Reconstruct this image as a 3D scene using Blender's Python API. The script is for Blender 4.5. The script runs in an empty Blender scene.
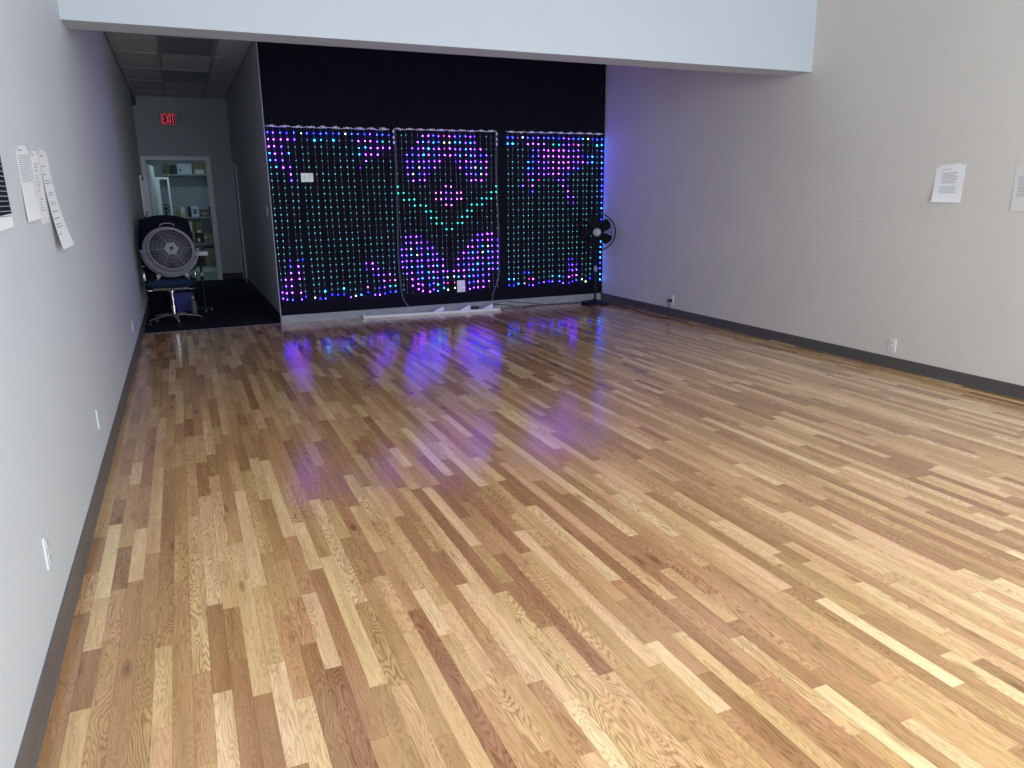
import bpy, math, random
from mathutils import Vector, Matrix
R = math.radians
PI = math.pi
random.seed(7)
scene = bpy.context.scene
col = scene.collection

# ---------------------------------------------------------------- dimensions (metres)
XL, XR = -0.535, 5.531          # side walls
D = 9.375                       # black wall
E = 15.148                      # end wall of the corridor
XA = 1.003                      # corner of corridor and black wall
F1, F2, ZB = 5.635, 5.920, 2.574  # header beam
ZC = 3.251                      # low ceiling
ZF = 3.75                       # high ceiling of the front room
YB = -0.75                       # shop front wall
ZI = Vector((0, 0, 1))

# ---------------------------------------------------------------- materials
def new_mat(name):
    m = bpy.data.materials.new(name); m.use_nodes = True
    nt = m.node_tree; nt.nodes.clear()
    out = nt.nodes.new('ShaderNodeOutputMaterial')
    b = nt.nodes.new('ShaderNodeBsdfPrincipled')
    nt.links.new(b.outputs[0], out.inputs[0])
    return m, nt, b

def mat(name, rgb, rough=0.5, metal=0.0, noise=0.0, nscale=20.0, bump=0.0, spec=0.5):
    m, nt, b = new_mat(name)
    b.inputs['Base Color'].default_value = (*rgb, 1)
    b.inputs['Roughness'].default_value = rough
    b.inputs['Metallic'].default_value = metal
    b.inputs['Specular IOR Level'].default_value = spec
    tc = nt.nodes.new('ShaderNodeTexCoord')
    n = nt.nodes.new('ShaderNodeTexNoise'); n.inputs['Scale'].default_value = nscale
    n.inputs['Detail'].default_value = 4
    nt.links.new(tc.outputs['Object'], n.inputs['Vector'])
    if noise:
        r = nt.nodes.new('ShaderNodeMapRange')
        r.inputs['From Min'].default_value = 0.3; r.inputs['From Max'].default_value = 0.7
        r.inputs['To Min'].default_value = 1 - noise; r.inputs['To Max'].default_value = 1 + noise
        nt.links.new(n.outputs['Fac'], r.inputs['Value'])
        vm = nt.nodes.new('ShaderNodeVectorMath'); vm.operation = 'SCALE'
        vm.inputs[0].default_value = rgb
        nt.links.new(r.outputs[0], vm.inputs['Scale'])
        nt.links.new(vm.outputs[0], b.inputs['Base Color'])
    if bump:
        bp = nt.nodes.new('ShaderNodeBump'); bp.inputs['Strength'].default_value = bump
        bp.inputs['Distance'].default_value = 0.01
        nt.links.new(n.outputs['Fac'], bp.inputs['Height'])
        nt.links.new(bp.outputs[0], b.inputs['Normal'])
    return m

def emit(name, rgb, s, sample=True):
    m = bpy.data.materials.new(name); m.use_nodes = True
    nt = m.node_tree; nt.nodes.clear()
    out = nt.nodes.new('ShaderNodeOutputMaterial')
    e = nt.nodes.new('ShaderNodeEmission')
    e.inputs[0].default_value = (*rgb, 1); e.inputs[1].default_value = s
    nt.links.new(e.outputs[0], out.inputs[0])
    m.cycles.emission_sampling = 'FRONT' if sample else 'NONE'
    return m

def floor_material():
    m, nt, b = new_mat('oak_strip_laminate')
    N, L = nt.nodes, nt.links
    def math_(op, a, c=None, clampv=False):
        n = N.new('ShaderNodeMath'); n.operation = op; n.use_clamp = clampv
        for i, v in enumerate((a, c)):
            if v is None: continue
            if hasattr(v, 'links') or hasattr(v, 'is_linked'): L.new(v, n.inputs[i])
            else: n.inputs[i].default_value = v
        return n.outputs[0]
    tc = N.new('ShaderNodeTexCoord')
    sep = N.new('ShaderNodeSeparateXYZ'); L.new(tc.outputs['Object'], sep.inputs[0])
    X, Y = sep.outputs[0], sep.outputs[1]
    W = 0.0570
    xs = math_('DIVIDE', math_('ADD', X, 0.012), W)
    si = math_('FLOOR', xs); fx = math_('FRACT', xs)
    bi = math_('FLOOR', math_('DIVIDE', si, 3.0))
    fb = math_('FRACT', math_('DIVIDE', xs, 3.0))
    wn1 = N.new('ShaderNodeTexWhiteNoise'); wn1.noise_dimensions = '1D'; L.new(si, wn1.inputs['W'])
    off = math_('MULTIPLY', wn1.outputs['Value'], 37.0)
    wn1b = N.new('ShaderNodeTexWhiteNoise'); wn1b.noise_dimensions = '1D'
    L.new(math_('ADD', si, 311.7), wn1b.inputs['W'])
    ln = math_('ADD', math_('MULTIPLY', wn1b.outputs['Value'], 0.34), 0.44)
    ys0 = math_('ADD', math_('DIVIDE', Y, ln), off)
    # jitter the joint positions along the strip so that lengths vary
    wob = math_('MULTIPLY', math_('SINE', math_('MULTIPLY', ys0, 2.1)), 0.27)
    ys = math_('ADD', ys0, wob)
    pi_ = math_('FLOOR', ys); fy = math_('FRACT', ys)
    comb = N.new('ShaderNodeCombineXYZ'); L.new(si, comb.inputs[0]); L.new(pi_, comb.inputs[1])
    wn2 = N.new('ShaderNodeTexWhiteNoise'); wn2.noise_dimensions = '2D'; L.new(comb.outputs[0], wn2.inputs['Vector'])
    rnd = wn2.outputs['Value']
    sepc = N.new('ShaderNodeSeparateColor'); L.new(wn2.outputs['Color'], sepc.inputs[0])
    ramp = N.new('ShaderNodeValToRGB'); cr = ramp.color_ramp
    stops = [(0.0, (.35, .205, .10)), (0.12, (.40, .245, .12)), (0.32, (.47, .303, .150)), (0.54, (.55, .372, .185)),
             (0.74, (.635, .455, .245)), (0.88, (.72, .55, .32)), (1.0, (.77, .62, .385))]
    cr.elements[0].position = 0; cr.elements[0].color = (*stops[0][1], 1)
    cr.elements[1].position = 1; cr.elements[1].color = (*stops[-1][1], 1)
    for p, c in stops[1:-1]:
        e = cr.elements.new(p); e.color = (*c, 1)
    L.new(rnd, ramp.inputs[0])
    # grain coordinates: shifted per piece
    gx = math_('ADD', X, math_('MULTIPLY', sepc.outputs[0], 9.0))
    gy = math_('ADD', Y, math_('MULTIPLY', sepc.outputs[1], 23.0))
    gv = N.new('ShaderNodeCombineXYZ'); L.new(gx, gv.inputs[0]); L.new(gy, gv.inputs[1])
    def noise(sx, sy, detail=3, rough=0.5, dist=0.0):
        mp = N.new('ShaderNodeMapping'); mp.inputs['Scale'].default_value = (sx, sy, 1)
        L.new(gv.outputs[0], mp.inputs[0])
        n = N.new('ShaderNodeTexNoise'); n.inputs['Scale'].default_value = 1
        n.inputs['Detail'].default_value = detail; n.inputs['Roughness'].default_value = rough
        n.inputs['Distortion'].default_value = dist
        L.new(mp.outputs[0], n.inputs['Vector']); return n.outputs['Fac']
    big = noise(16, 2.2, 2, 0.4)
    cath = math_('SINE', math_('MULTIPLY', big, 150.0))
    cath = math_('MULTIPLY', math_('ADD', cath, 1.0), 0.5)
    cath = math_('POWER', cath, 2.2)
    amp = math_('ADD', math_('MULTIPLY', math_('POWER', sepc.outputs[2], 1.3), 0.36), 0.11)
    cath = math_('MULTIPLY', cath, amp)
    fine = noise(260, 9, 3, 0.6)
    fine = math_('MULTIPLY', math_('SUBTRACT', fine, 0.5), 0.8)
    broad = math_('MULTIPLY', math_('SUBTRACT', noise(24, 1.6, 3), 0.5), 0.75)
    # knots
    mk = N.new('ShaderNodeMapping'); mk.inputs['Scale'].default_value = (11, 3.1, 1); L.new(gv.outputs[0], mk.inputs[0])
    vo = N.new('ShaderNodeTexVoronoi'); vo.inputs['Scale'].default_value = 1; L.new(mk.outputs[0], vo.inputs['Vector'])
    sk = N.new('ShaderNodeSeparateColor'); L.new(vo.outputs['Color'], sk.inputs[0])
    near = N.new('ShaderNodeMapRange'); near.inputs['From Min'].default_value = 0.24; near.inputs['From Max'].default_value = 0.04
    L.new(vo.outputs['Distance'], near.inputs['Value'])
    has = math_('GREATER_THAN', sk.outputs[0], 0.66)
    knot = math_('MULTIPLY', math_('MULTIPLY', near.outputs[0], has), 0.55)
    # dark mineral streaks
    ms = noise(75, 1.5, 2, 0.5)
    mr = N.new('ShaderNodeMapRange'); mr.inputs['From Min'].default_value = 0.72; mr.inputs['From Max'].default_value = 0.80
    L.new(ms, mr.inputs['Value'])
    streak = math_('MULTIPLY', mr.outputs[0], 0.4)
    # seams
    def edge(f, w):
        a = math_('MINIMUM', f, math_('SUBTRACT', 1.0, f))
        r = N.new('ShaderNodeMapRange'); r.inputs['From Min'].default_value = 0; r.inputs['From Max'].default_value = w
        r.inputs['To Min'].default_value = 1; r.inputs['To Max'].default_value = 0
        L.new(a, r.inputs['Value']); return r.outputs[0]
    s1 = math_('MULTIPLY', edge(fx, 0.03), 0.34)
    s2 = math_('MULTIPLY', edge(fb, 0.010), 0.38)
    s3 = math_('MULTIPLY', edge(fy, 0.0035), 0.35)
    seam = math_('MAXIMUM', math_('MAXIMUM', s1, s2), s3)
    k = math_('ADD', math_('ADD', 1.0, fine), broad)
    k = math_('SUBTRACT', k, cath)
    k = math_('MULTIPLY', k, math_('SUBTRACT', 1.0, knot))
    k = math_('MULTIPLY', k, math_('SUBTRACT', 1.0, streak))
    k = math_('MULTIPLY', k, math_('SUBTRACT', 1.0, seam))
    hs = N.new('ShaderNodeHueSaturation'); L.new(ramp.outputs[0], hs.inputs['Color'])
    L.new(math_('ADD', math_('MULTIPLY', sepc.outputs[1], 0.022), 0.487), hs.inputs['Hue'])
    gam = N.new('ShaderNodeMixRGB'); gam.blend_type = 'MULTIPLY'; gam.inputs[0].default_value = 1
    kk = math_('POWER', k, 1.25); k2 = math_('POWER', k, 0.85)
    cc = N.new('ShaderNodeCombineColor'); L.new(k2, cc.inputs[0]); L.new(k, cc.inputs[1]); L.new(kk, cc.inputs[2])
    L.new(hs.outputs[0], gam.inputs[1]); L.new(cc.outputs[0], gam.inputs[2])
    wm = N.new('ShaderNodeVectorMath'); wm.operation = 'MULTIPLY'; wm.inputs[1].default_value = (1.16, 1.01, .88)
    L.new(gam.outputs[0], wm.inputs[0]); L.new(wm.outputs[0], b.inputs['Base Color'])
    b.inputs['Roughness'].default_value = 0.17
    rr = math_('ADD', math_('MULTIPLY', noise(40, 4, 2), 0.08), 0.11)
    L.new(rr, b.inputs['Roughness'])
    b.inputs['Specular IOR Level'].default_value = 0.5
    b.inputs['Coat Weight'].default_value = 0.4; b.inputs['Coat Roughness'].default_value = 0.14
    bp = N.new('ShaderNodeBump'); bp.inputs['Strength'].default_value = 0.12; bp.inputs['Distance'].default_value = 0.002
    L.new(k, bp.inputs['Height']); L.new(bp.outputs[0], b.inputs['Normal'])
    return m

def glass_material():
    m = bpy.data.materials.new('window_glass'); m.use_nodes = True
    nt = m.node_tree; nt.nodes.clear()
    out = nt.nodes.new('ShaderNodeOutputMaterial')
    t = nt.nodes.new('ShaderNodeBsdfTransparent'); g = nt.nodes.new('ShaderNodeBsdfGlossy')
    g.inputs['Roughness'].default_value = 0.02
    mx = nt.nodes.new('ShaderNodeMixShader'); mx.inputs[0].default_value = 0.07
    nt.links.new(t.outputs[0], mx.inputs[1]); nt.links.new(g.outputs[0], mx.inputs[2])
    nt.links.new(mx.outputs[0], out.inputs[0])
    return m

M = dict(
    floor=floor_material(),
    wall_l=mat('wall_paint_cool_light', (.61, .655, .675), .55, noise=.02, nscale=1.5, bump=.03),  # same paint as the right wall, with the cool light tinted in
    wall_r=mat('wall_paint_warm_light', (.64, .62, .575), .6, noise=.02, nscale=1.5, bump=.03),  # left wall's paint again, warmer light mixed into the colour
    header=mat('header_paint', (.49, .54, .59), .6, noise=.015, nscale=2),
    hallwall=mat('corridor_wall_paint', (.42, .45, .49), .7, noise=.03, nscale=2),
    black=mat('black_wall_paint', (.009, .009, .0165), .9, noise=.12, nscale=6, bump=.03, spec=.04),
    basegrey=mat('silver_grey_vinyl_base', (.26, .28, .31), .45, noise=.12, nscale=9),
    baseb=mat('charcoal_vinyl_base', (.085, .08, .077), .5, noise=.08, nscale=8),
    basel=mat('grey_vinyl_base', (.13, .128, .12), .35, noise=.08, nscale=8),
    carpet=mat('dark_blue_carpet', (.022, .026, .036), .95, noise=.35, nscale=90, bump=.5, spec=.1),
    ceil=mat('ceiling_tile', (.55, .55, .55), .9, noise=.05, nscale=60),
    ceilf=mat('white_ceiling', (.45, .46, .48), .9),
    grid=mat('ceiling_grid', (.30, .30, .31), .7),
    lens=mat('unlit_light_lens', (.16, .17, .18), .35, noise=.08, nscale=120),
    frame=mat('door_frame_paint', (.80, .82, .86), .5), baseh=mat('black_vinyl_base', (.018, .018, .022), .6),
    door=mat('door_paint', (.80, .84, .86), .45),
    glass=glass_material(),
    alu=mat('aluminium', (.5, .51, .52), .35, .9),
    white=mat('white_plastic', (.72, .73, .74), .4),
    plate=mat('outlet_white', (.74, .74, .73), .35),
    slot=mat('dark_slot', (.02, .02, .02), .6),
    paper=mat('white_paper', (.80, .82, .83), .8, noise=.02, nscale=6),
    ink=mat('grey_ink', (.33, .33, .36), .8),
    poster=mat('black_poster', (.010, .012, .018), .8, noise=.3, nscale=14, spec=.1),
    pink=mat('poster_print', (.35, .33, .36), .7),
    exitbody=mat('exit_sign_housing', (.34, .34, .36), .6),
    blackp=mat('black_plastic', (.012, .012, .014), .4),
    blackm=mat('black_metal', (.006, .006, .008), .5, .0, spec=.25),
    blade=mat('black_fan_blade', (.006, .006, .008), .6, spec=.2),
    chrome=mat('chrome', (.50, .51, .54), .2, 1.0),
    silver=mat('silver_hub', (.26, .28, .29), .45, .2),
    fangrey=mat('light_grey_plastic', (.25, .255, .31), .5),
    fanblade=mat('grey_fan_blade', (.018, .019, .026), .6),
    navy=mat('navy_fabric', (.018, .034, .08), .9, noise=.15, nscale=120, bump=.3, spec=.15),
    backf=mat('black_mesh_fabric', (.008, .008, .016), .9, noise=.2, nscale=150, bump=.3, spec=.1),
    blue=mat('blue_plastic', (.006, .012, .19), .5),
    greyt=mat('grey_top', (.40, .42, .45), .4), jugm=mat('cloudy_grey_plastic', (.07, .08, .085), .5),
    wire=mat('clear_wire', (.20, .22, .27), .5),
    paperf=mat('faded_paper', (.66, .66, .64), .8),
    plate_l=mat('painted_outlet_plate', (.64, .685, .70), .45),
    header_w=mat('clear_clip', (.80, .80, .86), .35), lead=mat('lead_wire', (.24, .25, .30), .5),
    shelfm=mat('shelf_board', (.30, .36, .36), .6),
    card=mat('brown_cardboard', (.27, .22, .14), .85, noise=.12, nscale=30),
    olive=mat('olive_cardboard', (.16, .18, .09), .85, noise=.12, nscale=30),
    whiteb=mat('white_box', (.62, .68, .72), .7),
    labelm=mat('white_label', (.7, .74, .72), .7),
    yellowg=mat('yellow_green_bottle', (.50, .56, .28), .4),
    blueb=mat('blue_print', (.08, .17, .34), .6),
    tile=mat('pale_floor_tile', (.30, .36, .33), .5, noise=.1, nscale=8),
    storew=mat('storage_wall_paint', (.36, .44, .47), .8),
    mirror=mat('mirror_glass', (.8, .82, .84), .04, 1.0),
    scuff=mat('scuffed_paint', (.585, .555, .52), .7),
    led_off=mat('unlit_bulb', (.25, .32, .34), .3),
)

# ---------------------------------------------------------------- mesh builder
class MB:
    def __init__(s): s.v = []; s.f = []; s.m = []; s.sm = []
    def add(s, vs, fs, mi=0, smooth=False):
        o = len(s.v); s.v += [tuple(v) for v in vs]
        for f in fs: s.f.append(tuple(o + i for i in f)); s.m.append(mi); s.sm.append(smooth)
        return s
    def box(s, x0, x1, y0, y1, z0, z1, mi=0, bev=0.0, T=None):
        if bev <= 0:
            vs = [(x, y, z) for x in (x0, x1) for y in (y0, y1) for z in (z0, z1)]
            fs = [(0, 1, 3, 2), (4, 6, 7, 5), (0, 4, 5, 1), (2, 3, 7, 6), (0, 2, 6, 4), (1, 5, 7, 3)]
        else:
            import bmesh
            bm = bmesh.new(); bmesh.ops.create_cube(bm, size=1)
            for v in bm.verts:
                v.co = Vector(((x0 + x1) / 2 + v.co.x * (x1 - x0), (y0 + y1) / 2 + v.co.y * (y1 - y0), (z0 + z1) / 2 + v.co.z * (z1 - z0)))
            bmesh.ops.bevel(bm, geom=list(bm.edges), offset=bev, segments=2, affect='EDGES', profile=.6)
            bm.verts.index_update()
            vs = [v.co.copy() for v in bm.verts]; fs = [[v.index for v in f.verts] for f in bm.faces]; bm.free()
        if T is not None: vs = [T @ Vector(v) for v in vs]
        return s.add(vs, fs, mi)
    def tube(s, pts, r, n=8, mi=0, closed=False, cap=True):
        pts = [Vector(p) for p in pts]; k = len(pts)
        rs = r if isinstance(r, (list, tuple)) else [r] * k
        vs = []; up = None
        for i, p in enumerate(pts):
            if closed: t = pts[(i + 1) % k] - pts[i - 1]
            else: t = pts[min(i + 1, k - 1)] - pts[max(i - 1, 0)]
            t = t.normalized() if t.length > 1e-9 else Vector((0, 0, 1))
            if up is None:
                up = Vector((0, 0, 1)) if abs(t.z) < .9 else Vector((1, 0, 0))
            a = (up - t * up.dot(t))
            if a.length < 1e-6: a = t.orthogonal()
            a.normalize(); up = a; b = t.cross(a)
            for j in range(n):
                an = 2 * PI * j / n
                vs.append(p + (a * math.cos(an) + b * math.sin(an)) * rs[i])
        fs = []
        for i in range(k if closed else k - 1):
            for j in range(n):
                i2 = (i + 1) % k
                fs.append((i * n + j, i * n + (j + 1) % n, i2 * n + (j + 1) % n, i2 * n + j))
        if cap and not closed:
            fs.append(tuple(range(n))[::-1]); fs.append(tuple((k - 1) * n + j for j in range(n)))
        return s.add(vs, fs, mi, True)
    def lathe(s, prof, n=32, T=None, mi=0, closed=False):
        # prof: (radius, height) along local z
        vs = []; fs = []; k = len(prof)
        for (r, z) in prof:
            for j in range(n):
                a = 2 * PI * j / n; vs.append(Vector((max(r, 1e-5) * math.cos(a), max(r, 1e-5) * math.sin(a), z)))
        for i in range(k if closed else k - 1):
            i2 = (i + 1) % k
            for j in range(n): fs.append((i * n + j, i * n + (j + 1) % n, i2 * n + (j + 1) % n, i2 * n + j))
        if not closed:
            fs.append(tuple(range(n))[::-1]); fs.append(tuple((k - 1) * n + j for j in range(n)))
        if T is not None: vs = [T @ v for v in vs]
        return s.add(vs, fs, mi, True)
    def ring(s, R_, r, T=None, n=48, m=6, mi=0):
        prof = [(R_ + r * math.cos(2 * PI * i / m), r * math.sin(2 * PI * i / m)) for i in range(m)]
        return s.lathe(prof, n, T, mi, closed=True)
    def quad(s, a, b, c, d, mi=0): return s.add([a, b, c, d], [(0, 1, 2, 3)], mi)
    def surf(s, fn, nu, nv, thick=0.0, mi=0):
        pts = [[Vector(fn(i / nu, j / nv)) for j in range(nv + 1)] for i in range(nu + 1)]
        nrm = (pts[-1][0] - pts[0][0]).cross(pts[0][-1] - pts[0][0]).normalized()
        vs = [p for row in pts for p in row]; w = nv + 1
        fs = [(i * w + j, (i + 1) * w + j, (i + 1) * w + j + 1, i * w + j + 1) for i in range(nu) for j in range(nv)]
        if thick:
            o = len(vs); vs += [p - nrm * thick for p in vs[:]]
            fs += [tuple(o + q for q in f[::-1]) for f in fs[:]]
            rim = [i * w for i in range(nu + 1)] + [nu * w + j for j in range(1, nv + 1)] + [i * w + nv for i in range(nu - 1, -1, -1)] + [j for j in range(nv - 1, 0, -1)]
            for a, b in zip(rim, rim[1:] + rim[:1]): fs.append((b, a, a + o, b + o))
        return s.add(vs, fs, mi, True)
    def build(s, name, mats, parent=None, loc=None, kind=None, origin=None):
        if not isinstance(mats, (list, tuple)): mats = [mats]
        me = bpy.data.meshes.new(name)
        o_ = Vector(origin) if origin is not None else Vector((0, 0, 0))
        me.from_pydata([tuple(Vector(v) - o_) for v in s.v], [], s.f)
        for m in mats: me.materials.append(m)
        me.polygons.foreach_set('material_index', s.m); me.polygons.foreach_set('use_smooth', s.sm)
        me.update()
        if any(s.sm):
            try: me.set_sharp_from_angle(angle=R(40))
            except Exception: pass
        o = bpy.data.objects.new(name, me); col.objects.link(o)
        if parent is not None: o.parent = parent
        o.location = Vector(loc) if loc is not None else o_
        if kind: o['kind'] = kind
        return o

def empty(name, loc=(0, 0, 0)):
    o = bpy.data.objects.new(name, None); o.empty_display_size = .1; col.objects.link(o); o.location = loc; return o
def tag(o, label, cat, group=None):
    o['label'] = label; o['category'] = cat
    if group: o['group'] = group
    return o
def struct(name, mb, m): return mb.build(name, m, kind='structure')
def thing(name, loc, label, cat, group=None): return tag(empty(name, loc), label, cat, group)

# ---------------------------------------------------------------- the room
struct('floor', MB().box(XL - .1, XR + .1, YB - .1, D, -.1, 0), M['floor'])
struct('floor_corridor', MB().box(XL - .1, XA + .05, D, E + .02, -.1, .002), M['carpet'])
mb = MB(); mb.add([(XL, D - .012, .0035), (XA, D - .012, .0035), (XA, D + .012, .0035), (XL, D + .012, .0035),
                   (XL, D - .02, 0), (XA, D - .02, 0), (XA, D + .02, 0), (XL, D + .02, 0)],
                  [(0, 1, 2, 3), (4, 5, 1, 0), (5, 6, 2, 1), (6, 7, 3, 2), (7, 4, 0, 3)])
struct('trim_carpet_edge', mb, M['basegrey'])
struct('floor_storage', MB().box(-1.6, 1.7, E + .02, 17.45, -.1, .003), M['tile'])
struct('wall_left', MB().box(XL - .15, XL, YB - .1, E, 0, ZF), M['wall_l'])
struct('wall_right', MB().box(XR, XR + .15, YB - .1, D + .1, 0, ZF), M['wall_r'])
struct('wall_back', MB().box(XA + .004, XR, D, D + .12, 0, ZC), M['black'])
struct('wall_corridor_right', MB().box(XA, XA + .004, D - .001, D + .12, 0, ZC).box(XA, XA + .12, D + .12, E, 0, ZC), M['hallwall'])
mb = MB()   # end wall with door opening (x -0.44..0.545, z to 2.13)
DX0, DX1, DZ = -.455, .555, 2.17
mb.box(XL - .15, DX0, E, E + .12, 0, ZC).box(DX1, XA + .12, E, E + .12, 0, ZC).box(DX0, DX1, E, E + .12, DZ, ZC)
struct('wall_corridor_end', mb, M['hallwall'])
struct('wall_header', MB().box(XL, XR, F1, F2, ZB, ZF), M['header'])
struct('ceiling', MB().box(XL, XR, YB, F1, ZF, ZF + .1), M['ceilf'])
struct('ceiling_low', MB().box(XL, XR, F2, D + .12, ZC, ZC + .1).box(XL, XA + .12, D + .12, E + .12, ZC, ZC + .1), M['ceil'])
# suspended grid: rails across every 1.21 m and along the panels
mb = MB()
for x in (.0, .62):
    mb.box(x - .014, x + .014, F2, E, ZC - .012, ZC + .001)
y = 9.60 - 1.21 * 3
while y < E:
    if y > F2: mb.box(XL, XA if y > D else XR, y - .012, y + .012, ZC - .010, ZC + .001)
    y += 1.2125
for x in (1.23, 1.84, 2.45, 3.06, 3.67, 4.28, 4.89, 5.5): mb.box(x - .012, x + .012, F2, D, ZC - .010, ZC + .001)
mb.box(XL, XL + .025, F2, E, ZC - .012, ZC + .001).box(XA - .025, XA, D, E, ZC - .012, ZC + .001).box(XL, XA, E - .025, E, ZC - .012, ZC + .001)
struct('ceiling_grid', mb, M['grid'])

# baseboards
def base_profile(p0, p1, n, h, t, toe):
    # vinyl cove base extruded from p0 to p1, n = into-room direction
    p0, p1, n = Vector(p0), Vector(p1), Vector(n)
    prof = [(0, 0), (toe, 0), (toe, .004), (t + .004, .014), (t, .026), (t, h - .004), (t * .4, h), (0, h)]
    vs = []; k = len(prof)
    for p in (p0, p1):
        for a, z in prof: vs.append(p + n * a + ZI * z)
    fs = [(i, (i + 1) % k, k + (i + 1) % k, k + i) for i in range(k)]
    fs += [tuple(range(k))[::-1], tuple(range(k, 2 * k))]
    return MB().add(vs, fs)
struct('baseboard_left', base_profile((XL, YB, 0), (XL, E, 0), (1, 0, 0), .115, .006, .012), M['basel'])
struct('baseboard_right', base_profile((XR, D - .001, 0), (XR, YB, 0), (-1, 0, 0), .099, .006, .010), M['baseb'])
struct('baseboard_back', base_profile((XA + .002, D, 0), (XR - .02, D, 0), (0, -1, 0), .096, .006, .010), M['basegrey'])
struct('baseboard_corridor', base_profile((XA, 14.30, 0), (XA, D - .0, 0), (-1, 0, 0), .11, .006, .010), M['baseh'])
struct('baseboard_end', base_profile((DX1 + .06, E, 0), (XA, E, 0), (0, -1, 0), .12, .006, .010), M['baseh'])

# corner bead along the corner of corridor and black wall
struct('trim_corner', MB().box(XA - .002, XA + .006, D - .002, D + .004, .0, ZC), M['hallwall'])

# storage door: frame, open leaf
mb = MB(); w = .07
mb.box(DX0 - w, DX0, E - .016, E + .13, 0, DZ + w).box(DX1, DX1 + w, E - .016, E + .13, 0, DZ + w).box(DX0, DX1, E - .016, E + .13, DZ, DZ + w)
mb.box(DX0, DX0 + .012, E + .03, E + .09, 0, DZ).box(DX1 - .012, DX1, E + .03, E + .09, 0, DZ)
struct('door_1_frame', mb, M['frame'])
leaf = MB()
T = Matrix.Translation((DX0 + .02, E + .14, 0)) @ Matrix.Rotation(R(87), 4, 'Z')
leaf.box(0, .86, -.04, 0, .01, 2.10, T=T)
for z0, z1 in ((.2, .95), (1.1, 1.95)): leaf.box(.12, .74, -.045, -.04, z0, z1, T=T)
struct('door_1', leaf, M['door'])
# door in the corridor's right wall close to the end, closed
mb = MB(); x = XA - .014
mb.box(x, XA, 14.30, 14.36, 0, 2.14).box(x, XA, 15.08, 15.14, 0, 2.14).box(x, XA, 14.30, 15.14, 2.08, 2.14)
struct('door_2_frame', mb, M['frame'])
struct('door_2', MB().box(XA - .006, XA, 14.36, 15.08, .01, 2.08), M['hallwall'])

# storage room shell
struct('wall_storage', MB().box(-1.6, 1.7, 17.35, 17.45, 0, 2.7).box(-1.7, -1.6, E + .12, 17.45, 0, 2.7).box(1.7, 1.8, E + .12, 17.45, 0, 2.7)
       .box(-1.6, XL - .15, E + .02, E + .12, 0, 2.7).box(XA + .12, 1.7, E + .02, E + .12, 0, 2.7), M['storew'])
struct('ceiling_storage', MB().box(-1.7, 1.8, E + .12, 17.45, 2.7, 2.8), M['ceil'])

# shop front behind the camera: wall with windows and a glazed door
mb = MB()
WX = [(-.35, 1.35), (1.5, 3.1), (3.25, 5.30)]
WZ0, WZ1 = .35, 3.35
mb.box(XL, XR, YB - .12, YB, 0, WZ0).box(XL, XR, YB - .12, YB, WZ1, ZF)
xs = [XL] + [v for w_ in WX for v in w_] + [XR]
for i in range(0, len(xs), 2): mb.box(xs[i], xs[i + 1], YB - .12, YB, WZ0, WZ1)
struct('wall_front', mb, M['wall_l'])
for i, (a, b_) in enumerate(WX):
    fr = MB()
    fr.box(a, a + .05, YB - .09, YB - .03, WZ0, WZ1).box(b_ - .05, b_, YB - .09, YB - .03, WZ0, WZ1)
    fr.box(a, b_, YB - .09, YB - .03, WZ0, WZ0 + .05).box(a, b_, YB - .09, YB - .03, WZ1 - .05, WZ1).box(a, b_, YB - .09, YB - .03, 2.45, 2.5)
    fo = struct('window_%d' % (i + 1), fr, M['alu'])
    MB().box(a + .05, b_ - .05, YB - .063, YB - .057, WZ0 + .05, WZ1 - .05).build('pane', M['glass'], fo)

# faint scuffs on the right wall
def scuff(y, z, w_, h, a):
    vs = []
    for k in range(10):
        an = 2 * PI * k / 10
        dy, dz = w_ * math.cos(an), h * math.sin(an)
        vs.append((XR - .0012, y + dy * math.cos(a) - dz * math.sin(a), z + dy * math.sin(a) + dz * math.cos(a)))
    return vs
mb = MB()
for y_, z_, w_, h_, a_ in ((3.86, .27, .035, .008, -.4), (4.9, 1.23, .055, .006, .1), (7.6, 1.15, .02, .01, .2), (6.2, .30, .03, .005, .3), (5.4, 1.25, .02, .004, .2), (4.2, .22, .04, .005, .2)):
    mb.add(scuff(y_, z_, w_, h_, a_), [tuple(range(10))])
struct('wall_right_scuffs', mb, M['scuff'])

# ---------------------------------------------------------------- unlit ceiling light panels
def troffer(y0, y1, label):
    t = thing('ceiling_light', (.31, (y0 + y1) / 2, ZC), label, 'ceiling light', 'unlit light panels in the corridor ceiling')
    cx, cy = 0, 0; hx, hy = .295, (y1 - y0) / 2
    mb = MB()
    mb.box(-hx, -hx + .025, -hy, hy, -.016, -.001).box(hx - .025, hx, -hy, hy, -.016, -.001).box(-hx, hx, -hy, -hy + .025, -.016, -.001).box(-hx, hx, hy - .025, hy, -.016, -.001)
    mb.build('light_frame', M['grid'], t)
    MB().box(-hx + .025, hx - .025, -hy + .025, hy - .025, -.012, -.004).build('lens_panel', M['lens'], t)
    return t
troffer(9.615, 10.79, 'large dark unlit light panel in the ceiling just behind the white header beam')
troffer(12.05, 13.22, 'small-looking dark unlit light panel in the corridor ceiling, nearer the exit sign')

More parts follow.
